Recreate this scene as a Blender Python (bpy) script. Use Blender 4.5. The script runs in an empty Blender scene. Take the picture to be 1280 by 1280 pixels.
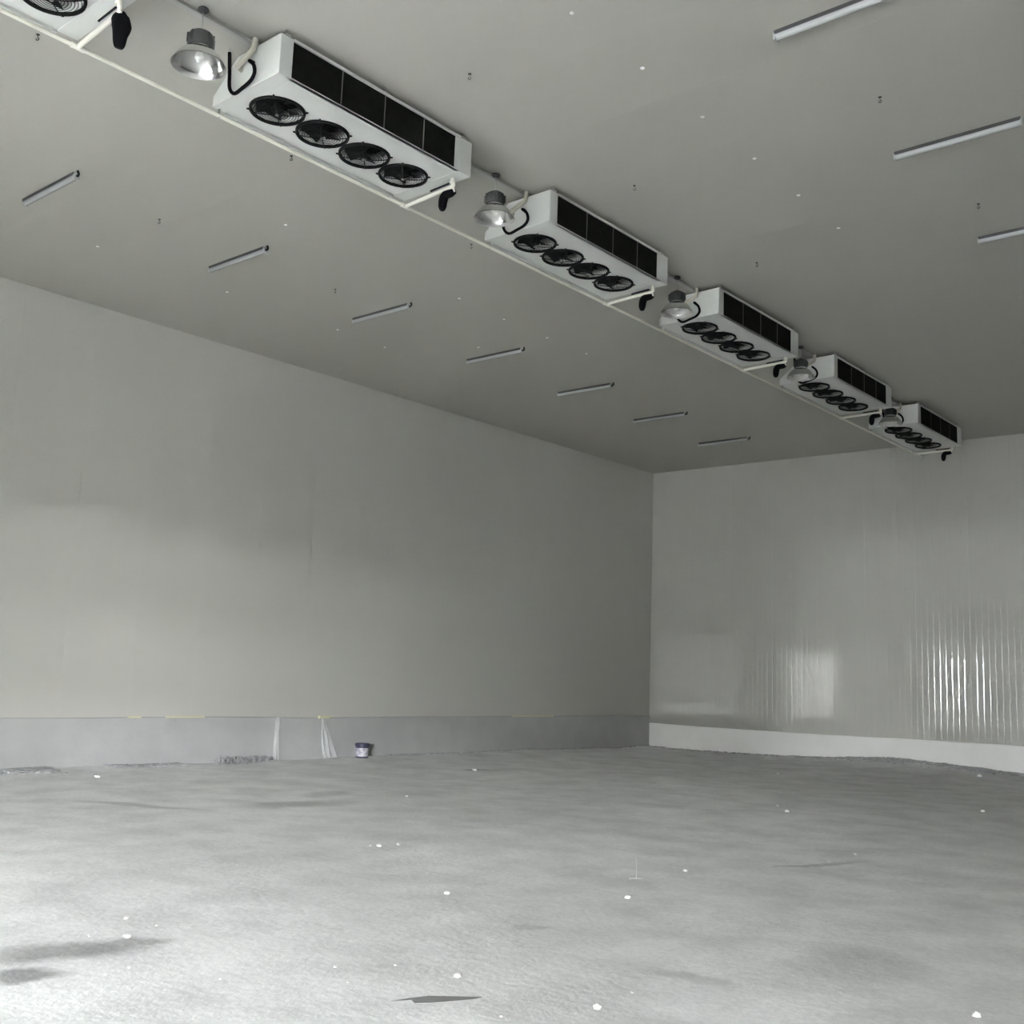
import bpy, bmesh, math, random
from mathutils import Vector, Matrix, noise

random.seed(7)
scene = bpy.context.scene
col = scene.collection
PI = math.pi

# ------------------------------------------------------------------ room size (metres)
XL, XR = -15.93, 6.2          # left / right wall
YF, YB = -2.0, 24.46          # front wall (behind the camera) / back wall
YL0, XP = -10.0, -6.5         # the lobby behind the camera: its front wall, its side wall
H = 7.2                       # ceiling height
CAM = Vector((0.0, 0.0, 1.6))

# ------------------------------------------------------------------ camera
YAW, PITCH, ROLL, FPX = -0.70684, 0.15126, 0.03721, 1367.0
_f = Vector((math.sin(YAW) * math.cos(PITCH), math.cos(YAW) * math.cos(PITCH), math.sin(PITCH)))
_r0 = Vector((math.cos(YAW), -math.sin(YAW), 0))
_u0 = _r0.cross(_f)
_r = math.cos(ROLL) * _r0 + math.sin(ROLL) * _u0
_u = -math.sin(ROLL) * _r0 + math.cos(ROLL) * _u0
cam_data = bpy.data.cameras.new('camera')
cam = bpy.data.objects.new('camera', cam_data)
col.objects.link(cam)
cam_data.sensor_width = 36.0
cam_data.lens = 36.0 * FPX / 1280.0
cam_data.clip_start = 0.05
cam_data.clip_end = 300
m = Matrix((_r, _u, -_f)).transposed().to_4x4()
m.translation = CAM
cam.matrix_world = m
scene.camera = cam

# ------------------------------------------------------------------ daylight and exposure
scene.view_settings.view_transform = 'Standard'
scene.view_settings.look = 'None'
scene.view_settings.gamma = 1.0
scene.view_settings.use_curve_mapping = False
scene.view_settings.exposure = 0.17
scene.cycles.diffuse_bounces = 8
scene.cycles.max_bounces = 14
scene.cycles.sample_clamp_indirect = 0.0

world = bpy.data.worlds.new('overcast_sky')
scene.world = world
world.use_nodes = True
wn = world.node_tree
wn.nodes.clear()
w_out = wn.nodes.new('ShaderNodeOutputWorld')
w_bg = wn.nodes.new('ShaderNodeBackground')
w_bg.inputs['Color'].default_value = (0.95, 0.985, 1.0, 1)
w_bg.inputs['Strength'].default_value = 400.0
wn.links.new(w_bg.outputs[0], w_out.inputs[0])

# door openings in the front wall: (x0, x1, z0, z1)
DOOR_A = (-9.3, -7.0, 0.0, 3.4)
DOOR_B = (0.2, 6.0, 0.0, 4.5)       # in the front wall of the lobby behind the camera
for (x0, x1, z0, z1), yw in ((DOOR_A, YF), (DOOR_B, YL0)):     # sky portals: they only guide the sampling
    ld = bpy.data.lights.new('sky_portal', 'AREA')
    ld.shape = 'RECTANGLE'
    ld.size = x1 - x0
    ld.size_y = z1 - z0
    ld.cycles.is_portal = True
    lo = bpy.data.objects.new('sky_portal', ld)
    lo.location = ((x0 + x1) / 2, yw - 0.19, (z0 + z1) / 2)
    lo.rotation_euler = (PI / 2, 0, 0)
    col.objects.link(lo)


# ------------------------------------------------------------------ helpers
def ray(px, py):
    return _f * FPX + _r * (px - 640) - _u * (py - 640)


def on_z(px, py, z):
    d = ray(px, py)
    return CAM + d * ((z - CAM.z) / d.z)


def on_y(px, py, y):
    d = ray(px, py)
    return CAM + d * ((y - CAM.y) / d.y)


def on_x(px, py, x):
    d = ray(px, py)
    return CAM + d * ((x - CAM.x) / d.x)


class MB:
    """Collects shapes for one mesh."""

    def __init__(self):
        self.v, self.f, self.smooth = [], [], []

    def add(self, vs, fs, smooth=False):
        o = len(self.v)
        self.v += [tuple(p) for p in vs]
        self.f += [tuple(i + o for i in q) for q in fs]
        self.smooth += [smooth] * len(fs)
        return self

    def box(self, x0, x1, y0, y1, z0, z1):
        vs = [(x, y, z) for x in (x0, x1) for y in (y0, y1) for z in (z0, z1)]
        return self.add(vs, [(0, 1, 3, 2), (4, 6, 7, 5), (0, 4, 5, 1), (2, 3, 7, 6), (0, 2, 6, 4), (1, 5, 7, 3)])

    def prism(self, prof, y0, y1):
        """XZ profile extruded along Y."""
        n = len(prof)
        vs = [(x, y0, z) for x, z in prof] + [(x, y1, z) for x, z in prof]
        fs = [tuple(range(n)), tuple(range(2 * n - 1, n - 1, -1))]
        fs += [(i, i + n, (i + 1) % n + n, (i + 1) % n) for i in range(n)]
        return self.add(vs, fs)

    def lathe(self, prof, seg=24, cx=0, cy=0, cap0=False, cap1=False, closed=False):
        vs, fs = [], []
        for rr, z in prof:
            for k in range(seg):
                a = 2 * PI * k / seg
                vs.append((cx + rr * math.cos(a), cy + rr * math.sin(a), z))
        n = len(prof)
        rng = n if closed else n - 1
        for i in range(rng):
            j = (i + 1) % n
            for k in range(seg):
                k2 = (k + 1) % seg
                fs.append((i * seg + k, i * seg + k2, j * seg + k2, j * seg + k))
        if cap0:
            fs.append(tuple(range(seg - 1, -1, -1)))
        if cap1:
            fs.append(tuple((n - 1) * seg + k for k in range(seg)))
        return self.add(vs, fs, True)

    def tube(self, pts, rad, seg=8, caps=True):
        pts = [Vector(p) for p in pts]
        rads = rad if isinstance(rad, (list, tuple)) else [rad] * len(pts)
        vs, fs = [], []
        prev = None
        for i, p in enumerate(pts):
            t = (pts[min(i + 1, len(pts) - 1)] - pts[max(i - 1, 0)]).normalized()
            if prev is None:
                ref = Vector((0, 0, 1)) if abs(t.z) < 0.9 else Vector((1, 0, 0))
                n = t.cross(ref).normalized()
            else:
                n = (prev - t * prev.dot(t)).normalized()
            prev = n
            b = t.cross(n)
            for k in range(seg):
                a = 2 * PI * k / seg
                vs.append(p + (n * math.cos(a) + b * math.sin(a)) * rads[i])
        for i in range(len(pts) - 1):
            for k in range(seg):
                k2 = (k + 1) % seg
                fs.append((i * seg + k, i * seg + k2, (i + 1) * seg + k2, (i + 1) * seg + k))
        if caps:
            fs.append(tuple(range(seg - 1, -1, -1)))
            fs.append(tuple((len(pts) - 1) * seg + k for k in range(seg)))
        return self.add(vs, fs, True)

    def mesh(self, name):
        me = bpy.data.meshes.new(name)
        me.from_pydata(self.v, [], self.f)
        me.polygons.foreach_set('use_smooth', self.smooth)
        bm = bmesh.new()
        bm.from_mesh(me)
        bmesh.ops.recalc_face_normals(bm, faces=bm.faces)
        bm.to_mesh(me)
        bm.free()
        return me

    def build(self, name, mat, parent=None, loc=(0, 0, 0), sharp=35, bevel=0.0):
        me = self.mesh(name)
        me.materials.append(mat)
        if any(self.smooth):
            me.set_sharp_from_angle(angle=math.radians(sharp))
        o = bpy.data.objects.new(name, me)
        col.objects.link(o)
        o.location = loc
        if parent is not None:
            o.parent = parent
        if bevel:
            b = o.modifiers.new('bevel', 'BEVEL')
            b.width = bevel
            b.segments = 2
            b.limit_method = 'ANGLE'
        return o


def smooth_path(pts, n=6):
    """Catmull-Rom through the points."""
    pts = [Vector(p) for p in pts]
    out = []
    for i in range(len(pts) - 1):
        p0, p1, p2, p3 = pts[max(i - 1, 0)], pts[i], pts[i + 1], pts[min(i + 2, len(pts) - 1)]
        for k in range(n):
            t = k / n
            out.append(0.5 * ((2 * p1) + (p2 - p0) * t + (2 * p0 - 5 * p1 + 4 * p2 - p3) * t * t
                              + (-p0 + 3 * p1 - 3 * p2 + p3) * t ** 3))
    out.append(pts[-1])
    return out


def tag(o, label=None, cat=None, group=None, kind=None):
    if label:
        o['label'] = label
    if cat:
        o['category'] = cat
    if group:
        o['group'] = group
    if kind:
        o['kind'] = kind
    return o


def thing(name, label, cat, loc, group=None):
    o = bpy.data.objects.new(name, None)
    o.empty_display_size = 0.2
    col.objects.link(o)
    o.location = loc
    return tag(o, label, cat, group)


def copy_tree(o, parent=None):
    c = o.copy()
    col.objects.link(c)
    if parent is not None:
        c.parent = parent
    for ch in list(o.children):
        copy_tree(ch, c)
    return c


# ------------------------------------------------------------------ materials
def new_mat(name):
    mt = bpy.data.materials.new(name)
    mt.use_nodes = True
    nt = mt.node_tree
    return mt, nt, nt.nodes['Principled BSDF']


def paint(name, c, rough=0.5, metal=0.0, coat=0.0, coat_rough=0.1, var=0.06, scale=3.0, bump=0.0, bscale=40.0, spec=0.5):
    """Painted or plain surface: a slow noise shifts the colour a little, optional fine relief."""
    mt, nt, b = new_mat(name)
    tc = nt.nodes.new('ShaderNodeTexCoord')
    nz = nt.nodes.new('ShaderNodeTexNoise')
    nz.inputs['Scale'].default_value = scale
    nz.inputs['Detail'].default_value = 4
    nt.links.new(tc.outputs['Object'], nz.inputs['Vector'])
    mix = nt.nodes.new('ShaderNodeMix')
    mix.data_type = 'RGBA'
    mix.inputs['A'].default_value = (*[max(0, x * (1 - var)) for x in c], 1)
    mix.inputs['B'].default_value = (*[min(1, x * (1 + var)) for x in c], 1)
    nt.links.new(nz.outputs['Fac'], mix.inputs['Factor'])
    nt.links.new(mix.outputs['Result'], b.inputs['Base Color'])
    b.inputs['Roughness'].default_value = rough
    b.inputs['Metallic'].default_value = metal
    b.inputs['Specular IOR Level'].default_value = spec
    b.inputs['Coat Weight'].default_value = coat
    b.inputs['Coat Roughness'].default_value = coat_rough
    if bump:
        n2 = nt.nodes.new('ShaderNodeTexNoise')
        n2.inputs['Scale'].default_value = bscale
        n2.inputs['Detail'].default_value = 5
        nt.links.new(tc.outputs['Object'], n2.inputs['Vector'])
        bp = nt.nodes.new('ShaderNodeBump')
        bp.inputs['Strength'].default_value = bump
        bp.inputs['Distance'].default_value = 0.01
        nt.links.new(n2.outputs['Fac'], bp.inputs['Height'])
        nt.links.new(bp.outputs['Normal'], b.inputs['Normal'])
    return mt


M = {}
M['panel'] = paint('coated_panel', (0.497, 0.49, 0.457), 0.55, coat=1.0, coat_rough=0.05, var=0.03, scale=1.2)
M['ceiling'] = paint('ceiling_panel', (0.455, 0.447, 0.408), 0.6, var=0.03, scale=1.0, spec=0.3)
M['plain_wall'] = paint('plain_wall', (0.28, 0.28, 0.265), 0.6, var=0.04, scale=1.0)
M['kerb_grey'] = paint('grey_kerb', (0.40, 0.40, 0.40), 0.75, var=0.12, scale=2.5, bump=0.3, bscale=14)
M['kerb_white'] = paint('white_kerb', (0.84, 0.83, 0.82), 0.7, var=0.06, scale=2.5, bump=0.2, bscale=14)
M['white'] = paint('white_enamel', (0.62, 0.63, 0.61), 0.45, var=0.03, scale=4)
M['tube_white'] = paint('fixture_white', (0.42, 0.43, 0.42), 0.4, var=0.03, scale=4)
M['channel'] = paint('batten_channel', (0.05, 0.05, 0.052), 0.5, var=0.1, scale=6)
M['opal'] = paint('opal_cover', (0.40, 0.41, 0.41), 0.25, var=0.03, scale=6)
M['black'] = paint('black_plastic', (0.008, 0.008, 0.009), 0.6, var=0.2, scale=8, spec=0.15)
M['foam'] = paint('black_foam', (0.006, 0.006, 0.007), 0.95, var=0.2, scale=20, bump=0.5, bscale=60, spec=0.08)
M['fan'] = paint('fan_black', (0.008, 0.009, 0.009), 0.6, var=0.2, scale=8, spec=0.15)
M['hub'] = paint('fan_hub_grey', (0.24, 0.24, 0.23), 0.4, var=0.1, scale=8)
M['inside'] = paint('dark_inside', (0.012, 0.013, 0.012), 0.9, var=0.3, scale=12, spec=0.1)
M['galv'] = paint('galvanised', (0.50, 0.50, 0.49), 0.45, metal=0.6, var=0.1, scale=6)
M['dark_steel'] = paint('dark_steel', (0.06, 0.055, 0.05), 0.6, metal=0.5, var=0.3, scale=20)
M['divider'] = paint('divider_grey', (0.16, 0.16, 0.15), 0.6, var=0.1, scale=6)
M['pvc'] = paint('cream_pvc', (0.78, 0.76, 0.68), 0.4, var=0.04, scale=4)
M['cream'] = paint('cream_lagging', (0.52, 0.50, 0.42), 0.6, var=0.08, scale=6)
M['alu'] = paint('spun_aluminium', (0.82, 0.82, 0.81), 0.16, metal=1.0, var=0.03, scale=4)
M['housing'] = paint('lamp_housing', (0.05, 0.053, 0.053), 0.5, var=0.15, scale=10)
M['bulb'] = paint('frosted_bulb', (0.75, 0.75, 0.72), 0.3, var=0.02, scale=4)
M['tape'] = paint('yellow_tape', (0.56, 0.54, 0.36), 0.6, var=0.15, scale=9)
M['chip'] = paint('white_chip', (0.88, 0.88, 0.87), 0.7, var=0.05, scale=20)
M['wire'] = paint('pale_wire', (0.62, 0.62, 0.61), 0.6, var=0.05, scale=20)
M['shade_mark'] = paint('shade_mark_grey', (0.24, 0.24, 0.24), 0.8, var=0.2, scale=6)  # grey of the floor sliver: shade put into the colour
M['rubble'] = paint('grey_rubble', (0.36, 0.36, 0.365), 0.9, var=0.35, scale=5, bump=0.4, bscale=50)
M['shavings'] = paint('grey_shavings', (0.46, 0.46, 0.47), 0.8, var=0.4, scale=9)
M['bucket'] = paint('dark_blue_plastic', (0.035, 0.032, 0.075), 0.4, var=0.12, scale=6)
M['outdoor'] = paint('outdoor_asphalt', (0.05, 0.05, 0.05), 0.8, var=0.15, scale=0.4)
M['sky_block'] = paint('sky_block_dark', (0.05, 0.05, 0.048), 0.8, var=0.15, scale=0.4)  # dark colour of the unseen daylight blockers outside
M['steel_door'] = paint('steel_door', (0.42, 0.43, 0.43), 0.5, var=0.05, scale=2)
M['cap'] = paint('white_cap', (0.92, 0.92, 0.90), 0.4, var=0.02, scale=5)


def coil_material():
    mt, nt, b = new_mat('coil_fins')
    tc = nt.nodes.new('ShaderNodeTexCoord')
    wv = nt.nodes.new('ShaderNodeTexWave')
    wv.bands_direction = 'Y'
    wv.inputs['Scale'].default_value = 60
    nt.links.new(tc.outputs['Object'], wv.inputs['Vector'])
    nz = nt.nodes.new('ShaderNodeTexNoise')
    nz.inputs['Scale'].default_value = 9
    nt.links.new(tc.outputs['Object'], nz.inputs['Vector'])
    mx = nt.nodes.new('ShaderNodeMix')
    mx.data_type = 'RGBA'
    mx.inputs['A'].default_value = (0.006, 0.007, 0.005, 1)
    mx.inputs['B'].default_value = (0.035, 0.038, 0.03, 1)
    mu = nt.nodes.new('ShaderNodeMath')
    mu.operation = 'MULTIPLY'
    nt.links.new(wv.outputs['Fac'], mu.inputs[0])
    nt.links.new(nz.outputs['Fac'], mu.inputs[1])
    nt.links.new(mu.outputs[0], mx.inputs['Factor'])
    nt.links.new(mx.outputs['Result'], b.inputs['Base Color'])
    b.inputs['Roughness'].default_value = 0.8
    b.inputs['Specular IOR Level'].default_value = 0.1
    bp = nt.nodes.new('ShaderNodeBump')
    bp.inputs['Distance'].default_value = 0.01
    nt.links.new(wv.outputs['Fac'], bp.inputs['Height'])
    nt.links.new(bp.outputs['Normal'], b.inputs['Normal'])
    return mt


M['coil'] = coil_material()


def film_material():
    mt, nt, b = new_mat('clear_film')
    b.inputs['Base Color'].default_value = (0.85, 0.85, 0.86, 1)
    b.inputs['Roughness'].default_value = 0.18
    tr = nt.nodes.new('ShaderNodeBsdfTransparent')
    mx = nt.nodes.new('ShaderNodeMixShader')
    mx.inputs['Fac'].default_value = 0.32
    nt.links.new(tr.outputs[0], mx.inputs[1])
    nt.links.new(b.outputs[0], mx.inputs[2])
    nt.links.new(mx.outputs[0], nt.nodes['Material Output'].inputs['Surface'])
    return mt


M['film'] = film_material()


def floor_material():
    """Dusty concrete screed: slow tone drift, grain, and darker damp stains with their own shapes."""
    mt, nt, b = new_mat('dusty_screed')
    N, L = nt.nodes, nt.links
    geo = N.new('ShaderNodeNewGeometry')

    def noise_node(scale, detail=6, rough=0.6, vec=None):
        n = N.new('ShaderNodeTexNoise')
        n.inputs['Scale'].default_value = scale
        n.inputs['Detail'].default_value = detail
        n.inputs['Roughness'].default_value = rough
        L.new(vec or geo.outputs['Position'], n.inputs['Vector'])
        return n

    def ramp(src, stops):
        r = N.new('ShaderNodeValToRGB')
        while len(r.color_ramp.elements) < len(stops):
            r.color_ramp.elements.new(0.5)
        for e, (p, c) in zip(r.color_ramp.elements, stops):
            e.position = p
            e.color = (c, c, c, 1)
        L.new(src, r.inputs['Fac'])
        return r.outputs['Color']

    def math_node(op, a, bb):
        q = N.new('ShaderNodeMath')
        q.operation = op
        for i, s in enumerate((a, bb)):
            if isinstance(s, (int, float)):
                q.inputs[i].default_value = s
            else:
                L.new(s, q.inputs[i])
        return q.outputs[0]

    big = ramp(noise_node(0.22, 3).outputs['Fac'], [(0.3, 0.90), (0.7, 1.0)])
    mid = ramp(noise_node(1.6, 6).outputs['Fac'], [(0.32, 0.86), (0.62, 1.07)])
    fine = ramp(noise_node(22, 5, 0.7).outputs['Fac'], [(0.25, 0.86), (0.75, 1.06)])
    tone = math_node('MULTIPLY', math_node('MULTIPLY', big, mid), fine)
    # warped position for the stains
    wn_ = noise_node(0.9, 4)
    warp = N.new('ShaderNodeVectorMath')
    warp.operation = 'MULTIPLY_ADD'
    sub = N.new('ShaderNodeVectorMath')
    sub.operation = 'SUBTRACT'
    L.new(wn_.outputs['Color'], sub.inputs[0])
    sub.inputs[1].default_value = (0.5, 0.5, 0.5)
    L.new(sub.outputs[0], warp.inputs[0])
    warp.inputs[1].default_value = (0.7, 0.7, 0)
    L.new(geo.outputs['Position'], warp.inputs[2])
    stains = [  # outline midpoints in the photo: left end, right end, half width (m), strength
        ((0, 1195), (190, 1178), 0.16, 0.52), ((10, 1213), (85, 1217), 0.09, 0.55),
        ((120, 1178), (215, 1174), 0.07, 0.45),
        ((310, 1008), (430, 1003), 0.26, 0.32), ((90, 1000), (240, 1012), 0.14, 0.25),
        ((385, 995), (425, 990), 0.20, 0.22), ((800, 1222), (915, 1238), 0.07, 0.20),
        ((580, 962), (620, 963), 0.10, 0.35), ((1060, 1205), (1110, 1210), 0.35, 0.12),
        ((975, 1085), (1080, 1075), 0.05, 0.28), ((640, 1165), (670, 1158), 0.06, 0.20),
    ]
    dark = None
    for (a, c, hw, s) in stains:
        A, Bp = on_z(*a, 0), on_z(*c, 0)
        d = (Bp - A)
        ln = max(d.length, 0.01)
        ang = math.atan2(d.y, d.x)
        mid_p = (A + Bp) / 2
        mp = N.new('ShaderNodeMapping')
        mp.vector_type = 'TEXTURE'
        mp.inputs['Location'].default_value = (mid_p.x, mid_p.y, 0)
        mp.inputs['Rotation'].default_value = (0, 0, ang)
        mp.inputs['Scale'].default_value = (ln / 2 + hw, hw * 1.6, 10)
        L.new(warp.outputs[0], mp.inputs['Vector'])
        le = N.new('ShaderNodeVectorMath')
        le.operation = 'LENGTH'
        L.new(mp.outputs[0], le.inputs[0])
        q = ramp(le.outputs['Value'], [(0.45, s), (1.0, 0.0)])
        dark = q if dark is None else math_node('MAXIMUM', dark, q)
    keep = math_node('SUBTRACT', 1.0, dark)
    tone = math_node('MULTIPLY', tone, keep)
    mx = N.new('ShaderNodeMix')
    mx.data_type = 'RGBA'
    mx.inputs['A'].default_value = (0.0, 0.0, 0.0, 1)
    mx.inputs['B'].default_value = (0.86, 0.86, 0.872, 1)
    L.new(tone, mx.inputs['Factor'])
    L.new(mx.outputs['Result'], b.inputs['Base Color'])
    b.inputs['Roughness'].default_value = 0.9
    b.inputs['Specular IOR Level'].default_value = 0.2
    bp = N.new('ShaderNodeBump')
    bp.inputs['Strength'].default_value = 0.45
    bp.inputs['Distance'].default_value = 0.015
    h2 = noise_node(14, 6, 0.65)
    L.new(h2.outputs['Fac'], bp.inputs['Height'])
    L.new(bp.outputs['Normal'], b.inputs['Normal'])
    return mt


M['floor'] = floor_material()

# ------------------------------------------------------------------ the setting


def floor_z(x, y):
    p = Vector((x, y, 0))
    z = 0.030 * noise.noise(p * 0.28 + Vector((3, 1, 0))) + 0.012 * noise.noise(p * 1.1) + 0.005 * noise.noise(p * 4.0)
    # loose dirt banked against the back wall, highest right of the corner
    d = YB - y
    if d < 1.6:
        along = math.exp(-((x + 9.4) / 1.6) ** 2) * 0.13 + 0.05 * (x > -13) * min(1, (x + 13) / 3 if x > -13 else 0)
        along += 0.02 * noise.noise(p * 3.1)
        z += max(0, along) * (1 - d / 1.6) ** 1.3
    d = x - XL
    if d < 0.9:
        z += (0.03 + 0.03 * noise.noise(p * 0.9 + Vector((0, 7, 0)))) * (1 - d / 0.9)
    return z


def build_floor():
    nx, ny = 190, 226
    x0, x1, y0, y1 = XL - 0.05, XR + 0.05, YF - 0.3, YB + 0.05
    vs, fs = [], []
    for j in range(ny + 1):
        for i in range(nx + 1):
            x = x0 + (x1 - x0) * i / nx
            y = y0 + (y1 - y0) * j / ny
            vs.append((x, y, floor_z(x, y)))
    for j in range(ny):
        for i in range(nx):
            a = j * (nx + 1) + i
            fs.append((a, a + 1, a + nx + 2, a + nx + 1))
    mb = MB().add(vs, fs, True)
    o = mb.build('floor', M['floor'], sharp=80)
    return tag(o, 'dusty pale grey concrete floor of the empty cold store', kind='structure')


floor = build_floor()


def rib_panel_mesh(w, h, ribs=9, depth=0.0022, t=0.06, seam=0.002):
    """One sandwich panel, front face towards -Y at y=0, shallow vertical ribs."""
    pr = [(0, seam * 4)]
    pitch = w / ribs
    pr.append((seam * 0.5, 0))
    for k in range(ribs):
        a = k * pitch
        if k:
            pr += [(a - 0.012, 0), (a - 0.006, depth), (a + 0.006, depth), (a + 0.012, 0)]
    pr += [(w - seam * 0.5, 0), (w, seam * 4), (w, t), (0, t)]
    n = len(pr)
    vs = [(x, y, 0) for x, y in pr] + [(x, y, h) for x, y in pr]
    fs = [(i, (i + 1) % n, (i + 1) % n + n, i + n) for i in range(n)]
    fs += [tuple(range(n - 1, -1, -1)), tuple(range(n, 2 * n))]
    mb = MB()
    mb.add(vs, fs)
    return mb.mesh('wall_panel')


def panels_along(parent, mesh, n, start, step, rotz):
    for k in range(n):
        o = bpy.data.objects.new('wall_panel', mesh)
        col.objects.link(o)
        o.location = start + step * k
        o.rotation_euler = (0, 0, rotz)
        o.parent = parent


KERB_L, KERB_B = 0.78, 0.60
# back wall: core + ribbed panels, faces -Y
wb = MB().box(XL - 0.35, XR + 0.35, YB + 0.06, YB + 0.30, 0 - 0.15, H + 0.1).build('wall_back', M['panel'])
tag(wb, 'ribbed pale grey coated panel wall at the far end', kind='structure')
npb = 19
pw = (XR - XL) / npb
pm = rib_panel_mesh(pw, H, depth=0.0019)
pm.materials.append(M['panel'])
panels_along(wb, pm, npb, Vector((XL, YB, 0)), Vector((pw, 0, 0)), 0)
# left wall, faces +X
wl = MB().box(XL - 0.30, XL - 0.06, YF - 0.2, YB + 0.06, -0.15, H + 0.1).build('wall_left', M['panel'])
tag(wl, 'long pale grey coated panel wall beside the tube lights', kind='structure')
npl = 23
pwl = (YB - YF) / npl
pml = rib_panel_mesh(pwl, H, ribs=1, seam=0.0012)
pml.materials.append(M['panel'])
panels_along(wl, pml, npl, Vector((XL, YF, 0)), Vector((0, pwl, 0)), PI / 2)
# right wall (never in view)
wr = MB().box(XR, XR + 0.25, YL0 - 0.2, YB + 0.06, -0.15, H + 0.1).build('wall_right', M['plain_wall'])
tag(wr, 'plain pale wall on the far side of the store', kind='structure')
# front wall with three openings
mb = MB()
edges = [XL - 0.06]
for d in (DOOR_A,):
    mb.box(edges[-1], d[0], YF - 0.2, YF, -0.15, H + 0.1)
    mb.box(d[0], d[1], YF - 0.2, YF, d[3], H + 0.1)
    edges.append(d[1])
mb.box(edges[-1], XP, YF - 0.2, YF, -0.15, H + 0.1)
wf = mb.build('wall_front', M['plain_wall'])
tag(wf, 'front wall with the loading doorways', kind='structure')
# lobby behind the camera
mb = MB().box(XP - 0.2, XP, YL0 - 0.2, YF, -0.15, H + 0.1)
mb.box(XP, DOOR_B[0], YL0 - 0.2, YL0, -0.15, H + 0.1)
mb.box(DOOR_B[0], DOOR_B[1], YL0 - 0.2, YL0, DOOR_B[3], H + 0.1)
mb.box(DOOR_B[1], XR, YL0 - 0.2, YL0, -0.15, H + 0.1)
tag(mb.build('wall_lobby', M['plain_wall']), 'walls of the lobby behind the camera', kind='structure')
tag(MB().box(XP - 0.2, XR, YL0 - 0.2, YF - 0.29, -0.3, 0.0).build('floor_lobby', M['floor']), 'concrete floor of the lobby', kind='structure')
tag(MB().box(XP - 0.2, XR + 0.3, YL0 - 0.2, YF, H + 0.01, H + 0.2).build('ceiling_lobby', M['ceiling']), 'ceiling of the lobby', kind='structure')

# bar gate in the lobby doorway: wide horizontal bands
gate = MB()
for q in range(4):
    gate.box(DOOR_B[0], DOOR_B[1], YL0 - 0.14, YL0 - 0.08, 0.55 + 1.0 * q, 0.85 + 1.0 * q)
for q in range(4):
    xq = DOOR_B[0] + (DOOR_B[1] - DOOR_B[0] - 0.08) * q / 3
    gate.box(xq, xq + 0.08, YL0 - 0.17, YL0 - 0.14, 0.0, DOOR_B[3])
gate = gate.build('door_1', M['steel_door'])
tag(gate, 'grey steel gate of wide horizontal bands', kind='structure')

# outside: the ground, then unseen blocks and canopies added to shape the daylight
og = MB().box(-120, XP - 0.2, -140, YF - 0.2, -0.3, -0.06).box(XP - 0.2, 170, -140, YL0 - 0.2, -0.3, -0.06).build('outdoor_ground', M['outdoor'])
tag(og, 'asphalt yard outside the doorways', kind='structure')
nb = MB().box(-60, -10.8, -38, -19, -0.3, 16.0).box(-6.4, -3.0, -38, -19, -0.3, 16.0).box(-10.8, -6.4, -38, -19, 6.0, 16.0)  # added out of view, leaves only chosen strips of sky
nb = nb.build('sky_block_near', M['sky_block'])
tag(nb, 'unseen tall block with a passage, added to limit the sky', kind='structure')
cn = MB().box(-1.0, 16.0, -16.5, YL0 - 0.2, 4.75, 4.95).build('sky_screen', M['sky_block'])  # unseen slab, added to keep high sky off the near floor
tag(cn, 'unseen slab outside the lobby doorway, added to cut the high sky', kind='structure')
cn2 = MB().box(-11.0, XP - 0.25, -3.9, YF - 0.2, 3.8, 3.95).build('sky_screen', M['sky_block'])  # second added slab, trims the sky seen through the loading doorway
tag(cn2, 'unseen slab outside the loading doorway, added to cut the high sky', kind='structure')
yw = MB().box(-12, 15.5, -64, -60, -0.3, 25.0).box(15.5, 20, -64, -60, 5.0, 25.0).box(20, 21.5, -64, -60, 5.0, 9.0).box(21.5, 39.5, -64, -60, -0.3, 9.0).box(39.5, 160, -64, -60, -0.3, 5.5).build('sky_block_far', M['sky_block'])  # added out of view, heights and gaps set the low sky let in
tag(yw, 'unseen tall and low blocks far across the yard, added to limit the sky', kind='structure')

# ceiling made of long panels
ce = MB().box(XL - 0.3, XR + 0.3, YF - 0.2, YB + 0.3, H + 0.05, H + 0.2).build('ceiling', M['ceiling'])
tag(ce, 'pale grey panel ceiling of the cold store', kind='structure')
ncp = 23
cw = (YB - YF) / ncp
cm = MB()
prof = [(0, 0.001), (0.001, 0), (cw - 0.001, 0), (cw, 0.001), (cw, 0.05), (0, 0.05)]
n_ = len(prof)
W_ = XR - XL
cm.add([(0, y, z) for y, z in prof] + [(W_, y, z) for y, z in prof],
       [tuple(range(n_)), tuple(range(2 * n_ - 1, n_ - 1, -1))] + [(i, (i + 1) % n_, (i + 1) % n_ + n_, i + n_) for i in range(n_)])
cmesh = cm.mesh('ceiling_panel')
cmesh.materials.append(M['ceiling'])
for k in range(ncp):
    o = bpy.data.objects.new('ceiling_panel', cmesh)
    col.objects.link(o)
    o.location = (XL, YF + k * cw, H)
    o.parent = ce

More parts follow.
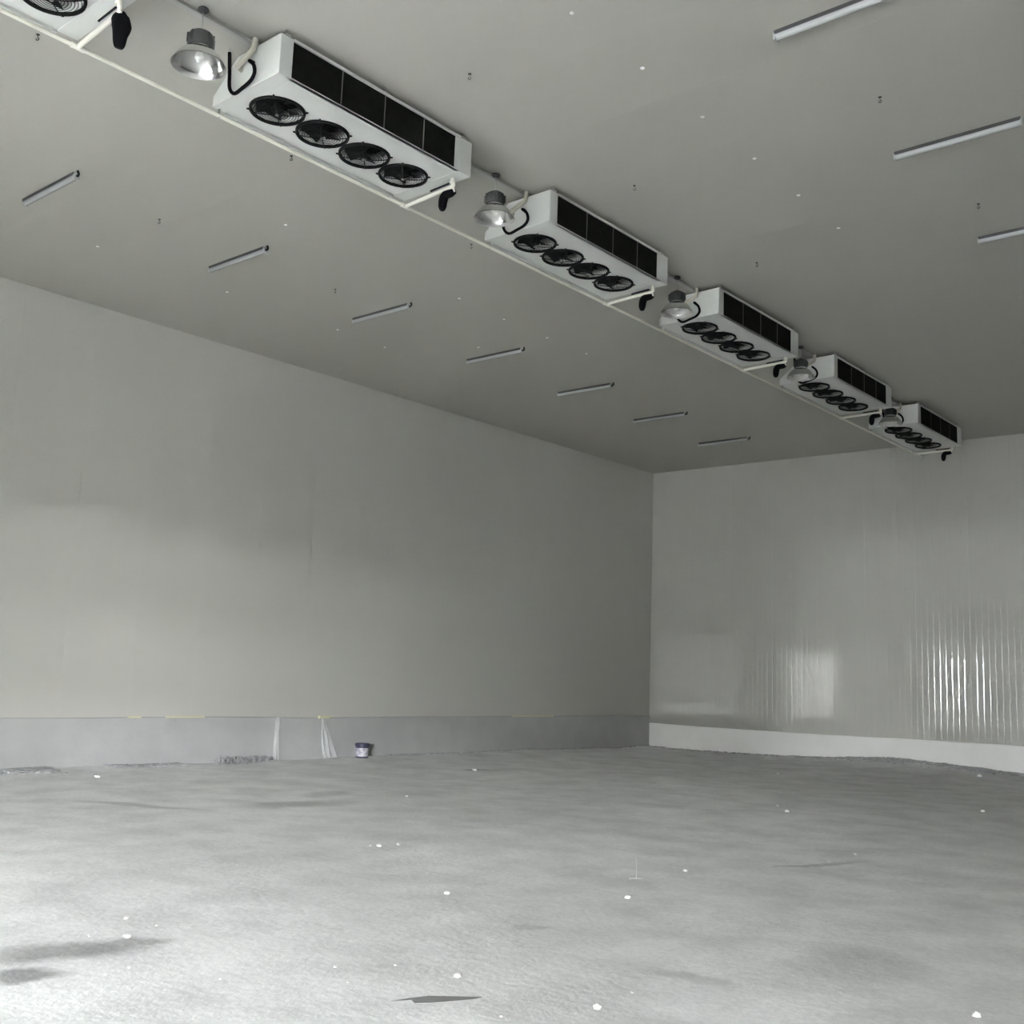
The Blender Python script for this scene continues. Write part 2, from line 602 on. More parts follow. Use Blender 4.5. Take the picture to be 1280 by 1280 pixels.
# kerbs at the foot of the walls
def kerb(name, p0, p1, nrm, h, t, mat, label):
    """Slightly uneven plastered kerb from p0 to p1, proud of the wall along nrm."""
    p0, p1, nrm = Vector(p0), Vector(p1), Vector(nrm)
    n = 120
    vs, fs = [], []
    for i in range(n + 1):
        p = p0.lerp(p1, i / n)
        w = noise.noise(p * 0.7) * 0.012
        hh = h + noise.noise(p * 0.35 + Vector((5, 0, 0))) * 0.035
        for (o_, z) in ((-0.02, -0.1), (t + 0.02 + w, -0.1), (t + w, hh * 0.6), (t * 0.9 + w * .6, hh - 0.012), (t * 0.5, hh), (-0.02, hh)):
            q = p + nrm * o_
            vs.append((q.x, q.y, z))
    for i in range(n):
        for k in range(6):
            a, b2 = i * 6 + k, i * 6 + (k + 1) % 6
            fs.append((a, b2, b2 + 6, a + 6))
    fs += [tuple(range(6)), tuple(n * 6 + k for k in range(5, -1, -1))]
    o = MB().add(vs, fs, True).build(name, mat, sharp=40)
    return tag(o, label, kind='structure')


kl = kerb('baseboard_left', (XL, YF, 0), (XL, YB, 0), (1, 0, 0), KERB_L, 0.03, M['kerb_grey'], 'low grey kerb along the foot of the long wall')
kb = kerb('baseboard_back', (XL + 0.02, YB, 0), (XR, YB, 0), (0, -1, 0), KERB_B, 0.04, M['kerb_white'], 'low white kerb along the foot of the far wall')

# bits of yellow tape on the kerb top
for (px0, px1, py) in ((160, 177, 892), (208, 256, 893), (398, 416, 896), (640, 692, 899)):
    a, b_ = on_x(px0, py, XL + 0.036), on_x(px1, py, XL + 0.036)
    MB().box(XL + 0.028, XL + 0.040, a.y, b_.y, KERB_L - 0.012, KERB_L + 0.018).build('tape_strip', M['tape'], kl)

# ------------------------------------------------------------------ air coolers
U_X, U_Z, U_Y0, U_STEP, U_LEN = -7.91, 6.76, 5.33, 3.82, 2.49
FAN_Y = [0.41 + 0.543 * k for k in range(4)]
FX = -0.05
PROF = [(0.49, 0.0), (0.49, 0.37), (-0.14, 0.37), (-0.49, 0.10), (-0.49, 0.0)]


def make_cooler():
    root = thing('air_cooler', 'x', 'air cooler', (0, 0, 0), 'ceiling air coolers in a row')
    y0, y1 = FAN_Y[0] - 0.2715, FAN_Y[-1] + 0.2715
    # casing shell: top, sloped side, fan plate with four round holes
    mb = MB()
    for (a, b_) in ((1, 2), (2, 3), (3, 4)):
        (xa, za), (xb, zb) = PROF[a], PROF[b_]
        mb.add([(xa, y0, za), (xa, y1, za), (xb, y1, zb), (xb, y0, zb)], [(0, 1, 2, 3)])
    seg = 32
    R = 0.232
    for fy in FAN_Y:
        vs, fs = [], []
        for k in range(seg):
            a = 2 * PI * (k + 0.5) / seg
            c, s = math.cos(a), math.sin(a)
            xx0, xx1, yy = -0.49, 0.49, 0.2715
            # rectangle boundary hit from (FX, fy)
            tx = ((xx1 - FX) / c) if c > 0 else ((xx0 - FX) / c)
            ty = abs(yy / s) if abs(s) > 1e-6 else 9
            t = min(tx, ty)
            vs += [(FX + R * c, fy + R * s, 0), (FX + t * c, fy + t * s, 0)]
        for k in range(seg):
            k2 = (k + 1) % seg
            fs.append((2 * k, 2 * k + 1, 2 * k2 + 1, 2 * k2))
        # corners of the rectangle
        o = len(vs)
        for (cx_, cy_) in ((0.49, 0.2715), (-0.49, 0.2715), (-0.49, -0.2715), (0.49, -0.2715)):
            ang = math.atan2(cy_, cx_ - FX) % (2 * PI)
            k = int((ang / (2 * PI)) * seg - 0.5) % seg
            k2 = (k + 1) % seg
            vs.append((cx_, fy + cy_, 0))
            fs.append((2 * k + 1, len(vs) - 1, 2 * k2 + 1))
        mb.add(vs, fs)
    # lower and upper lips of the coil side
    mb.box(0.455, 0.49, y0, y1, 0.0, 0.012)
    mb.box(0.455, 0.49, 2.245, y1, 0.0, 0.37)
    # drip lip along the discharge side
    mb.box(-0.505, -0.485, y0, y1, -0.025, 0.10)
    mb.build('casing', M['white'], root)
    near = MB().prism([(x * 1.008, z + (0.004 if z > 0.2 else -0.004)) for x, z in PROF], 0.0, y0 + 0.002).build('end_cover', M['white'], root, bevel=0.006)
    far = MB().prism([(x * 1.008, z + (0.004 if z > 0.2 else -0.004)) for x, z in PROF], y1 - 0.002, U_LEN).build('end_cover', M['white'], root, bevel=0.006)
    coil = MB().box(0.20, 0.482, y0, 2.25, 0.012, 0.355).build('coil', M['coil'], root)
    MB().box(0.455, 0.502, y0, y1, 0.355, 0.378).build('top_rail', M['white'], root)
    for yy in (0.72, 1.26, 1.79):
        MB().box(0.480, 0.486, yy - 0.005, yy + 0.005, 0.012, 0.355).build('coil_divider', M['divider'], coil)
    # dark inside above the fans
    MB().box(-0.33, 0.19, y0 + 0.01, y1 - 0.01, 0.14, 0.145).build('inner_plate', M['inside'], root)
    # fans
    guard = MB()
    for q in range(9):
        rr = 0.045 + 0.0255 * q
        zz = -0.048 + 0.022 * (rr / 0.25) ** 3
        pr = [(rr - 0.003, zz), (rr, zz - 0.003), (rr + 0.003, zz), (rr, zz + 0.003)]
        guard.lathe(pr, 26, closed=True)
    for q in range(4):
        a = PI / 4 + q * PI / 2
        c, s = math.cos(a), math.sin(a)
        pts = [(c * rr, s * rr, -0.052 + 0.022 * (rr / 0.25) ** 3) for rr in (0.03, 0.12, 0.2, 0.25)] + [(c * 0.268, s * 0.268, -0.005)]
        guard.tube(pts, 0.005, 5)
        guard.tube([(c * 0.25, s * 0.25, -0.006), (c * 0.285, s * 0.285, -0.006)], [0.011, 0.008], 6)
    blades = MB()
    for q in range(5):
        a0 = q * 2 * PI / 5
        vs = []
        for i in range(5):
            rr = 0.05 + (0.222 - 0.05) * i / 4
            wv = 0.5 + 0.12 * i / 4
            for sgn in (-1, 1):
                a = a0 + sgn * wv * 0.72 + 0.25 * i / 4
                vs.append((rr * math.cos(a), rr * math.sin(a), 0.035 + sgn * 0.03))
        blades.add(vs, [(2 * i, 2 * i + 1, 2 * i + 3, 2 * i + 2) for i in range(4)], True)
    hub = MB().lathe([(0.0, -0.012), (0.045, -0.012), (0.06, -0.004), (0.06, 0.07), (0.0, 0.07)], 18)
    ring = MB().lathe([(0.258, -0.024), (0.262, 0.0), (0.233, 0.0), (0.238, -0.024)], 32, closed=True)
    collar = MB().lathe([(0.2325, -0.001), (0.2325, 0.135), (0.236, 0.135), (0.236, -0.001)], 32, closed=True)
    boss = MB().lathe([(0.0, -0.056), (0.016, -0.056), (0.020, -0.048), (0.0, -0.044)], 14)
    gm, bmh, hm, rm, bo, cl = (guard.mesh('guard'), blades.mesh('blades'), hub.mesh('hub'), ring.mesh('shroud'), boss.mesh('badge'), collar.mesh('collar'))
    for me, mt in ((gm, 'fan'), (bmh, 'fan'), (hm, 'fan'), (rm, 'fan'), (bo, 'hub'), (cl, 'white')):
        me.materials.append(M[mt])
    for k, fy in enumerate(FAN_Y):
        fo = bpy.data.objects.new('fan', rm)
        col.objects.link(fo)
        fo.parent = root
        fo.location = (FX, fy, 0)
        for nm, me in (('fan_guard', gm), ('fan_blades', bmh), ('fan_hub', hm), ('fan_badge', bo), ('fan_collar', cl)):
            c = bpy.data.objects.new(nm, me)
            col.objects.link(c)
            c.parent = fo
            if nm == 'fan_blades':
                c.rotation_euler = (0, 0, 0.4 * k)
    # hangers to the ceiling
    for yy in (0.07, 1.26, 2.36):
        for xx in (0.47, -0.10):
            MB().tube([(xx, yy, 0.36), (xx, yy, H - U_Z + 0.002)], 0.007, 6).build('hanger_bolt', M['galv'], root)
            MB().box(xx - 0.03, xx + 0.03, yy - 0.03, yy + 0.03, 0.372, 0.392).build('hanger_bracket', M['galv'], root)
    # drain spigot under the far end
    MB().lathe([(0.024, 0.0), (0.024, -0.03), (0.03, -0.03), (0.03, -0.05), (0.0, -0.05)], 14, cx=0.32, cy=2.40).build('drain_spigot', M['pvc'], root)
    return root


first = make_cooler()
cooler_labels = ['white ceiling air cooler before the first bell lamp, with a bulky black drain trap',
                 'white four-fan ceiling air cooler right after the first bell lamp',
                 'white four-fan ceiling air cooler right after the second bell lamp',
                 'white four-fan ceiling air cooler right after the third bell lamp',
                 'white four-fan ceiling air cooler right after the fourth bell lamp',
                 'white four-fan ceiling air cooler nearest the far wall, last of the row']
UY = [U_Y0 + U_STEP * (k - 1) for k in range(6)]
for k in range(6):
    u = first if k == 0 else copy_tree(first)
    u.location = (U_X, UY[k], U_Z)
    u['label'] = cooler_labels[k]

# ------------------------------------------------------------------ drain line along the coolers
PX, PZ = U_X - 0.475, 6.69
dr = thing('drain_pipe', 'long thin cream drain pipe running along the row of air coolers', 'pipe', (PX, 0, PZ))
MB().tube([(0, YF + 0.05, 0), (0, YB - 0.9, 0)], 0.018, 10).build('main_pipe', M['pvc'], dr)
for k in range(6):
    yb = UY[k] + 2.44
    x_in = U_X + 0.32 - PX
    MB().tube(smooth_path([(x_in, yb - 0.04, 0.035), (x_in, yb - 0.025, 0.0), (x_in - 0.06, yb, 0)], 4) + [Vector((0, yb + 0.05, 0))], 0.021, 10).build('branch_pipe', M['pvc'], dr)
    MB().tube([(0, yb - 0.01, 0), (0, yb + 0.11, 0)], 0.026, 10).build('tee_joint', M['pvc'], dr)
    MB().box(-0.012, 0.012, UY[k] + 0.06, UY[k] + 0.075, -0.022, 0.20).build('pipe_strap', M['galv'], dr)
    MB().tube([(x_in - 0.06, yb - 0.03, 0.03), (x_in - 0.34, yb - 0.02, 0.026)], 0.010, 6).build('heater_cable', M['black'], dr)

# black foam-lagged drain traps hanging by each branch
trap_px = {0: [(152, 15, .030), (151, 24, .075), (152, 34, .080), (150, 45, .060), (149, 55, .050), (148, 60, .035)],
           1: [(568, 239, .030), (564, 241, .044), (557, 244, .048), (554, 250, .050), (553, 258, .046), (553, 263, .025)]}
for k in range(6):
    kk = 0 if k == 0 else 1
    yb = UY[kk] + 2.47
    pts = [on_y(a, b_, yb) + Vector((0, UY[k] - UY[kk], 0)) for a, b_, _ in trap_px[kk]]
    rad = [c for _, _, c in trap_px[kk]]
    if k == 0:
        rad = [c * 0.95 for c in rad]
    base = pts[-1].copy()
    base = Vector((PX, 0, PZ))
    t = MB().tube([p - base for p in smooth_path(pts, 4)], [rad[min(int(i / 4), 5)] * (1 - (i % 4) / 4) + rad[min(int(i / 4) + 1, 5)] * (i % 4) / 4 for i in range(4 * 5 + 1)], 12).build('drain_trap', M['foam'], dr)
    t['label'] = 'black foam-lagged drain trap'
    top = pts[0]
    MB().tube([top - base + Vector((0, 0, -0.01)), Vector((top.x - base.x, UY[k] + 2.44, 0))], 0.012, 8).build('trap_spigot', M['pvc'], t)

# refrigerant loops: black lagged U bend and a cream stub on each near end
loop_px = [(287, 66), (287, 90), (287, 110), (293, 117), (303, 110), (313, 101), (318, 91), (317, 81), (312, 76)]
YL = U_Y0 - 0.06
for k in range(1, 6):
    off = Vector((0, UY[k] - U_Y0, 0))
    pts = [on_y(a, b_, YL) + off for a, b_ in loop_px]
    pts.append(pts[-1] + Vector((0.0, 0.05, 0)))
    base = Vector((pts[0].x, pts[0].y, pts[0].z))
    t = thing('refrigerant_pipe', 'black lagged U-bend pipe with cream stub on the '
              + ['', 'first full', 'second full', 'third full', 'fourth full', 'last'][k] + ' air cooler', 'pipe', base, 'refrigerant loops on the air coolers')
    MB().tube([p - base for p in smooth_path(pts, 4)], 0.017, 8).build('black_lagging', M['foam'], t)
    a = on_y(296, 84, YL) + off
    b_ = on_y(316, 62, YL) + off
    MB().tube([Vector((b_.x, b_.y + 0.02, H - 0.03)) - base, b_ - base, a - base, a - base + Vector((0, 0.055, 0))], 0.027, 10).build('cream_stub', M['cream'], t)
    MB().tube([pts[0] - base + Vector((0, 0, -0.01)), Vector((pts[0].x, pts[0].y, H)) - base], 0.010, 8).build('riser', M['galv'], t)

# cable channel along the ceiling above the row
ch = MB()
ch.box(-0.035, 0.035, YF + 0.02, YB - 0.1, -0.05, -0.022)
cc = ch.build('cable_channel', M['galv'], loc=(-7.82, 0, H))
tag(cc, 'thin grey metal cable channel fixed to the ceiling above the bell lamps', 'cable channel')


# ------------------------------------------------------------------ bell lamps
def make_lamp():
    t = thing('bell_lamp', 'x', 'lamp', (0, 0, 0), 'hanging bell lamps between the coolers')
    # local origin at the ceiling
    MB().lathe([(0.0, -0.03), (0.045, -0.03), (0.05, -0.045), (0.02, -0.07), (0.0, -0.07)], 16).build('ceiling_rose', M['housing'], t)
    MB().tube([(0, 0, -0.05), (0, 0, -0.25)], 0.007, 6).build('suspension_rod', M['galv'], t)
    MB().lathe([(0.0, -0.225), (0.03, -0.23), (0.035, -0.245), (0.07, -0.252), (0.098, -0.272), (0.110, -0.31), (0.112, -0.365), (0.10, -0.39), (0.0, -0.39)], 26).build('gear_housing', M['housing'], t)
    fin = MB().box(0.095, 0.119, -0.005, 0.005, -0.37, -0.285).mesh('cooling_fin')
    fin.materials.append(M['housing'])
    for q in range(10):
        o = bpy.data.objects.new('cooling_fin', fin)
        col.objects.link(o)
        o.parent = t
        o.rotation_euler = (0, 0, 2 * PI * q / 10)
    MB().lathe([(0.075, -0.385), (0.085, -0.392), (0.085, -0.41), (0.075, -0.415)], 24).build('collar', M['galv'], t)
    outer = [(0.075, -0.405), (0.10, -0.412), (0.145, -0.437), (0.18, -0.474), (0.205, -0.515), (0.219, -0.552), (0.230, -0.556)]
    inner = [(0.226, -0.552), (0.215, -0.548), (0.201, -0.515), (0.176, -0.476), (0.141, -0.440), (0.09, -0.418), (0.0, -0.415)]
    MB().lathe(outer + inner, 40).build('reflector', M['alu'], t, sharp=60)
    MB().lathe([(0.0, -0.415), (0.02, -0.42), (0.022, -0.44), (0.040, -0.465), (0.040, -0.49), (0.022, -0.515), (0.0, -0.52)], 16).build('bulb', M['bulb'], t)
    return t


lamp0 = make_lamp()
lamp_labels = ['bell lamp with spun metal reflector before the first full air cooler',
               'bell lamp with spun metal reflector between the first and second full air coolers',
               'bell lamp with spun metal reflector between the second and third full air coolers',
               'bell lamp with spun metal reflector between the third and fourth full air coolers',
               'bell lamp with spun metal reflector just before the last air cooler by the far wall']
for k in range(5):
    l = lamp0 if k == 0 else copy_tree(lamp0)
    l.location = (-7.73, 4.74 + U_STEP * k, H)
    l['label'] = lamp_labels[k]


# ------------------------------------------------------------------ batten lights
def make_batten():
    t = thing('batten_light', 'x', 'light', (0, 0, 0), 'x')
    L_ = 1.27
    # local origin at the ceiling, fixture runs along +X
    pr = [(-0.04, 0.0), (0.04, 0.0), (0.036, -0.036), (-0.036, -0.036)]
    n = 4
    MB().add([(0.01, y, z) for y, z in pr] + [(L_ - 0.01, y, z) for y, z in pr],
             [tuple(range(n)), tuple(range(2 * n - 1, n - 1, -1))] + [(i, i + n, (i + 1) % n + n, (i + 1) % n) for i in range(n)]).build('fixture_body', M['channel'], t)
    pts = []
    seg = 10
    vs, fs = [], []
    for xx in (0.02, L_ - 0.02):
        for k in range(seg + 1):
            a = PI * k / seg
            vs.append((xx, 0.036 * math.cos(a), -0.036 - 0.046 * math.sin(a)))
    for k in range(seg):
        fs.append((k, k + 1, seg + 2 + k, seg + 1 + k))
    MB().add(vs, fs, True).build('tube_cover', M['opal'], t)
    for (xa, xb, mt) in ((0.0, 0.025, 'tube_white'), (L_ - 0.025, L_, 'tube_white')):
        MB().box(xa, xb, -0.037, 0.037, -0.083, -0.002).build('end_cap', M[mt], t, bevel=0.008)
    return t


TY = [5.724, 8.409, 11.097, 13.795, 16.451, 19.098, 21.804]
ord_ = ['first', 'second', 'third', 'fourth', 'fifth', 'sixth', 'seventh']
b0 = make_batten()
for k in range(7):
    b_ = b0 if k == 0 else copy_tree(b0)
    b_.location = (-12.96, TY[k], H)
    b_['label'] = 'unlit batten light between long wall and coolers, ' + ['farthest from the far wall', 'second of seven', 'third of seven', 'fourth of seven',
                  'fifth of seven', 'sixth of seven', 'closest to the far wall'][k]
    b_['group'] = 'batten lights along the long wall'
    # cable and gland at the end nearest the coolers
    MB().tube(smooth_path([(1.26, 0.0, -0.04), (1.30, 0.0, -0.045), (1.325, -0.01, -0.03), (1.33, -0.03, 0.0)], 3), 0.014, 6).build('cable_tail', M['black'], b_)
for k, yy in enumerate((8.0, 10.71, 13.42)):
    b_ = thing('batten_light', 'unlit batten light beyond the coolers from the long wall, '
               + ['farthest from the far wall', 'middle one of the three', 'closest to the far wall'][k], 'light', (-4.05, yy, H), 'batten lights on the other side of the coolers')
    for chd in list(b0.children):
        if not chd.name.startswith('cable_tail'):
            c = chd.copy()
            col.objects.link(c)
            c.parent = b_

# ------------------------------------------------------------------ ceiling hooks and caps
hook_px = [(47, 47), (199, 277), (364, 198), (587, 96), (589, 308), (793, 235), (1100, 125), (1223, 258), (946, 331), (419, 364)]
hm = MB()
hm.lathe([(0.0, 0.0), (0.028, 0.0), (0.028, -0.006), (0.008, -0.012), (0.0, -0.012)], 12)
hm.tube([(0, 0, -0.008), (0, 0, -0.05)], 0.005, 6)
hm.tube([(0.022 * math.sin(a) , 0, -0.072 + 0.022 * math.cos(a)) for a in [i * 2 * PI * 0.8 / 10 for i in range(11)]], 0.006, 6)
hme = hm.mesh('ceiling_hook')
hme.materials.append(M['dark_steel'])
for a, b_ in hook_px:
    p = on_z(a, b_, H - 0.03)
    o = bpy.data.objects.new('ceiling_hook', hme)
    col.objects.link(o)
    o.location = (p.x, p.y, H)
    o.rotation_euler = (0, 0, 0.6)
    o.scale = (0.6, 0.6, 0.6)
    tag(o, 'small dark steel eye hook screwed into the ceiling', 'hook', 'small ceiling hooks')
cap_px = [(715, 16), (803, 85), (878, 146), (943, 198), (998, 244), (1048, 285), (357, 281), (574, 373), (598, 434),
          (630, 399), (684, 422), (733, 442), (481, 434), (422, 412), (284, 365), (122, 308)]
cmb = MB().lathe([(0.022, 0.0), (0.020, -0.006), (0.0, -0.009)], 12)
cme = cmb.mesh('rivet_cap')
cme.materials.append(M['cap'])
for a, b_ in cap_px:
    p = on_z(a, b_, H)
    o = bpy.data.objects.new('rivet_cap', cme)
    col.objects.link(o)
    o.location = (p.x, p.y, H)
    tag(o, 'tiny white round fixing cap on the ceiling', 'cap', 'white fixing caps on the ceiling')

# ------------------------------------------------------------------ paint bucket by the left wall
bp_ = on_x(452, 949, XL + 0.30)
bz = floor_z(bp_.x, bp_.y)
bk = thing('paint_bucket', 'dark blue lidded paint bucket with pale label standing by the long wall', 'bucket', (bp_.x, bp_.y, bz))
MB().lathe([(0.0, 0.0), (0.112, 0.0), (0.118, 0.006), (0.130, 0.225), (0.130, 0.235), (0.0, 0.235)], 32).build('bucket_body', M['bucket'], bk)
MB().lathe([(0.0, 0.272), (0.118, 0.272), (0.122, 0.265), (0.140, 0.262), (0.142, 0.225), (0.136, 0.222), (0.131, 0.228), (0.0, 0.23)], 32).build('lid', M['bucket'], bk)


def label_mat():
    mt, nt, b = new_mat('bucket_label')
    tc = nt.nodes.new('ShaderNodeTexCoord')
    nz = nt.nodes.new('ShaderNodeTexNoise')
    nz.inputs['Scale'].default_value = 16
    nt.links.new(tc.outputs['Object'], nz.inputs['Vector'])
    r = nt.nodes.new('ShaderNodeValToRGB')
    r.color_ramp.elements[0].color = (0.30, 0.28, 0.36, 1)
    r.color_ramp.elements[0].position = 0.35
    r.color_ramp.elements[1].color = (0.60, 0.58, 0.63, 1)
    r.color_ramp.elements[1].position = 0.6
    nt.links.new(nz.outputs['Fac'], r.inputs['Fac'])
    nt.links.new(r.outputs['Color'], b.inputs['Base Color'])
    b.inputs['Roughness'].default_value = 0.35
    return mt


M['label'] = label_mat()
# label wraps most of the body
vs, fs = [], []
seg = 28
view_a = math.atan2(-bp_.y, -bp_.x)
for k in range(seg + 1):
    a = view_a - 1.75 + 2.9 * k / seg
    for (rr, z) in ((0.1215, 0.03), (0.1295, 0.185)):
        vs.append((rr * math.cos(a), rr * math.sin(a), z))
for k in range(seg):
    fs.append((2 * k, 2 * k + 2, 2 * k + 3, 2 * k + 1))
tag(MB().add(vs, fs, True).build('label_sheet', M['label'], bk), 'pale lilac-white printed label')
hd = [(0.137 * math.cos(view_a + PI / 2 + q * PI / 12), 0.137 * math.sin(view_a + PI / 2 + q * PI / 12), 0.215 - 0.09 * math.sin(PI * q / 12)) for q in range(13)]
MB().tube(hd, 0.003, 6).build('wire_handle', M['galv'], bk)


# ------------------------------------------------------------------ clear plastic sheet hung on the kerb
def film_strip(px_top, px_bot, y_top_px, y_bot_px, depth, name, label):
    n, mrows = 44, 12
    t0, t1 = on_x(px_top[0], y_top_px, XL + 0.05), on_x(px_top[1], y_top_px, XL + 0.05)
    b0_, b1_ = on_x(px_bot[0], y_bot_px, XL + 0.05), on_x(px_bot[1], y_bot_px, XL + 0.05)
    base = Vector((XL + 0.05, (b0_.y + b1_.y) / 2, 0))
    vs, fs = [], []
    for j in range(mrows + 1):
        v = j / mrows
        for i in range(n + 1):
            u = i / n
            y = (t0.y + (t1.y - t0.y) * u) * (1 - v) + (b0_.y + (b1_.y - b0_.y) * u) * v
            zt = KERB_L - 0.01
            zb = floor_z(XL + 0.2, y) + 0.015
            z = zt * (1 - v) + zb * v
            fold = abs(math.sin(u * PI * 2.3 + 1.1 * v + 1.5 * noise.noise(Vector((u * 3, v * 2, 4))))) ** 0.8
            x = 0.012 + (0.02 + depth * v) * fold + 0.08 * v * v + 0.012 * noise.noise(Vector((u * 7, v * 5, 0)))
            vs.append((x, y - base.y, z))
    for j in range(mrows):
        for i in range(n):
            a = j * (n + 1) + i
            fs.append((a, a + 1, a + n + 2, a + n + 1))
    t = thing(name, label, 'plastic sheet', base)
    MB().add(vs, fs, True).build('film', M['film'], t, sharp=180)
    return t


f1 = film_strip((345, 348), (335, 343), 902, 946, 0.05, 'plastic_film', 'narrow gathered strip of clear plastic film on the kerb, farther from the bucket')
f2 = film_strip((401, 405), (397, 415), 898, 948, 0.07, 'plastic_film', 'gathered strip of clear plastic film on the kerb next to the bucket')
for t, px in ((f2, (399, 409)),):
    a, b_ = on_x(px[0], 897, XL + 0.05), on_x(px[1], 897, XL + 0.05)
    MB().box(-0.012, 0.035, a.y - t.location.y - 0.02, b_.y - t.location.y + 0.02, KERB_L - 0.03, KERB_L + 0.015).build('tape_tab', M['tape'] if t is f2 else M['cap'], t)


# ------------------------------------------------------------------ loose dirt and shavings along the wall foot
def scatter(name, label, cat, pts_fn, count, smin, smax, mat, flat=0.5, strands=False):
    mb = MB()
    for _ in range(count):
        x, y, hgt = pts_fn()
        z = floor_z(x, y) + hgt
        s = random.uniform(smin, smax)
        if strands:
            a = random.uniform(0, 2 * PI)
            d = Vector((math.cos(a), math.sin(a), random.uniform(0.1, 1.2))) * s
            w = Vector((-math.sin(a), math.cos(a), 0)) * s * 0.12
            p = Vector((x, y, z))
            q = p + d * 0.5 + Vector((0, 0, s * 0.2))
            e = p + d
            mb.add([p - w, p + w, q + w, q - w, e + w * .4, e - w * .4], [(0, 1, 2, 3), (3, 2, 4, 5)])
        else:
            vs = []
            for sx in (-1, 1):
                for sy in (-1, 1):
                    for sz in (-1, 1):
                        vs.append((x + sx * s * random.uniform(.5, 1), y + sy * s * random.uniform(.5, 1), z + (sz * s * flat * random.uniform(.5, 1))))
            mb.add(vs, [(0, 1, 3, 2), (4, 6, 7, 5), (0, 4, 5, 1), (2, 3, 7, 6), (0, 2, 6, 4), (1, 5, 7, 3)])
    o = mb.build(name, mat)
    return tag(o, label, cat, kind='stuff')


ya, yb_ = on_x(268, 943, XL + 0.15).y, on_x(329, 941, XL + 0.15).y
scatter('shavings_heap', 'heap of grey plastic shavings against the kerb beside the plastic film', 'shavings',
        lambda: (XL + 0.22 + random.uniform(-0.1, 0.16), random.uniform(ya, yb_), random.uniform(0, 0.05)), 700, 0.03, 0.09, M['shavings'], strands=True)
y2, y3 = on_x(135, 954, XL + 0.15).y, on_x(225, 950, XL + 0.15).y
scatter('rubble_line', 'low dark line of rubble along the kerb of the long wall', 'rubble',
        lambda: (XL + 0.06 + abs(random.gauss(0, 0.10)), random.uniform(y2, y3), 0), 420, 0.015, 0.05, M['rubble'])
y4, y5 = on_x(-20, 962, XL + 0.15).y, on_x(62, 960, XL + 0.15).y
scatter('rubble_line', 'dark rubble heap along the kerb at the open end of the long wall', 'rubble',
        lambda: (XL + 0.08 + abs(random.gauss(0, 0.18)), random.uniform(y4, y5), 0), 420, 0.015, 0.06, M['rubble'])
scatter('rubble_line', 'thin dark crumbs along the dark end of the long wall kerb', 'rubble',
        lambda: (XL + 0.05 + abs(random.gauss(0, 0.05)), random.uniform(14.9, 24.3), 0), 700, 0.010, 0.035, M['rubble'])


def back_pts():
    x = random.choice((random.uniform(-15.6, -4.0), random.gauss(-9.5, 1.6), random.gauss(-7.4, 0.4)))
    return x, YB - 0.06 - abs(random.gauss(0, 0.22)), 0


scatter('dirt_bank', 'bank of loose grey dirt heaped along the white kerb of the far wall', 'dirt', back_pts, 2200, 0.010, 0.045, M['rubble'])

# ------------------------------------------------------------------ chips and scraps on the floor


def chip_mesh(seed, flat=0.45):
    rnd = random.Random(seed)
    bm = bmesh.new()
    bmesh.ops.create_icosphere(bm, subdivisions=1, radius=1)
    for v in bm.verts:
        v.co *= rnd.uniform(0.6, 1.15)
        v.co.z *= flat
    me = bpy.data.meshes.new('plaster_chip')
    bm.to_mesh(me)
    bm.free()
    me.materials.append(M['chip'])
    return me


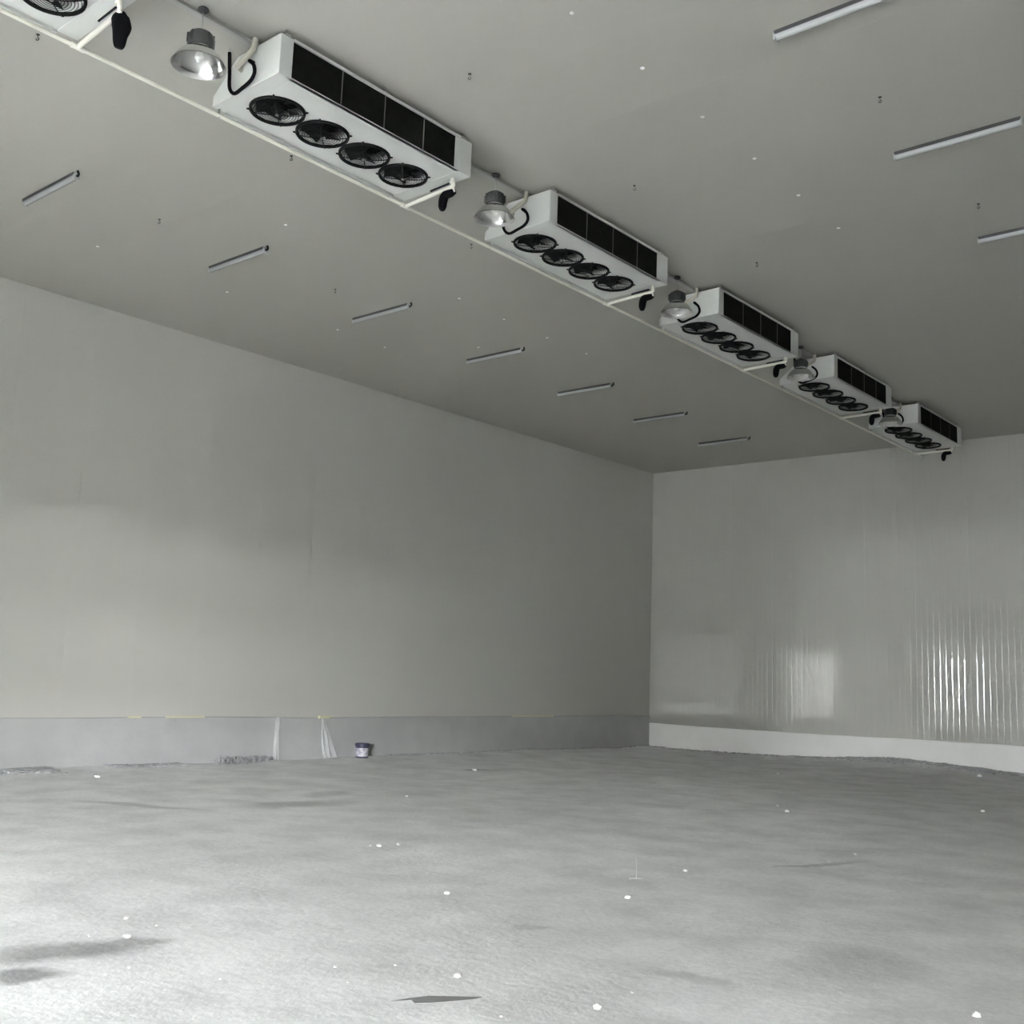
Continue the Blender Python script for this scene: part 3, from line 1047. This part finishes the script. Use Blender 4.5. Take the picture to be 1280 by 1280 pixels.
chip_meshes = [chip_mesh(s) for s in range(5)]
chip_px = [  # x, y, width in photo pixels
    (746, 1258, 13), (571, 1219, 12), (158, 1147, 8), (159, 1170, 9), (112, 1169, 5), (161, 1208, 5), (275, 1222, 5),
    (419, 1207, 6), (474, 1057, 7), (498, 1055, 6), (558, 1116, 9), (784, 1121, 11), (857, 1088, 8), (984, 1014, 7),
    (972, 1007, 4), (1228, 1014, 6), (1220, 1268, 14), (1069, 1067, 5), (122, 971, 7), (790, 1239, 5), (419, 1207, 0),
    (1036, 1076, 4), (508, 995, 5), (416, 1205, 0), (463, 1056, 4), (1224, 965, 9), (435, 1226, 4), (494, 1205, 4),
    (972, 967, 5), (20, 1235, 4), (196, 1156, 4), (593, 963, 8), (626, 1269, 5)]
ci = 0
for (a, b_, wpx) in chip_px:
    if not wpx:
        continue
    p = on_z(a, b_, 0.01)
    p = on_z(a, b_, floor_z(p.x, p.y) + 0.008)
    dist = (p - CAM).length
    s = 0.5 * wpx * dist / FPX
    o = bpy.data.objects.new('plaster_chip', chip_meshes[ci % 5])
    col.objects.link(o)
    o.location = (p.x, p.y, floor_z(p.x, p.y) + s * 0.22)
    o.scale = (s, s * 0.8, s * 1.35)
    o.rotation_euler = (0, 0, ci * 1.3)
    tag(o, 'small white plaster chip lying on the dusty floor', 'chip', 'white plaster chips on the floor')
    ci += 1

# thin upright stub with a few bent ends
p = on_z(795, 1097, 0.0)
st = thing('wire_stub', 'thin pale wire stub standing upright on the floor', 'wire', (p.x, p.y, floor_z(p.x, p.y)))
MB().tube([(0, 0, -0.01), (0.004, 0, 0.08), (0, 0.003, 0.17)], 0.0022, 6).build('upright_wire', M['wire'], st)
MB().tube([(-0.05, -0.03, 0.004), (-0.01, 0, 0.010), (0.03, 0.05, 0.006)], 0.0025, 6).build('flat_wire', M['wire'], st)

# thin dark shape in the foreground, standing in for shade on the uneven floor
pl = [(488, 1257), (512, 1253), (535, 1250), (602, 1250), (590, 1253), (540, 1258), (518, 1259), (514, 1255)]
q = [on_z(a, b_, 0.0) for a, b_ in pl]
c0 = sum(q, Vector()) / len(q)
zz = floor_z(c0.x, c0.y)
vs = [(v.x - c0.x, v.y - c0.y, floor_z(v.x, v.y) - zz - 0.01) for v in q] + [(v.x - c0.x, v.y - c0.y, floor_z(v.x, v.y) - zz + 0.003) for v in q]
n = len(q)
sl = MB().add(vs, [tuple(range(n)), tuple(range(2 * n - 1, n - 1, -1))] + [(i, (i + 1) % n, (i + 1) % n + n, i + n) for i in range(n)]).build('shade_sliver', M['shade_mark'], loc=(c0.x, c0.y, zz))
tag(sl, 'dark grey pointed sliver standing in for shade on the uneven floor', 'shade_mark')
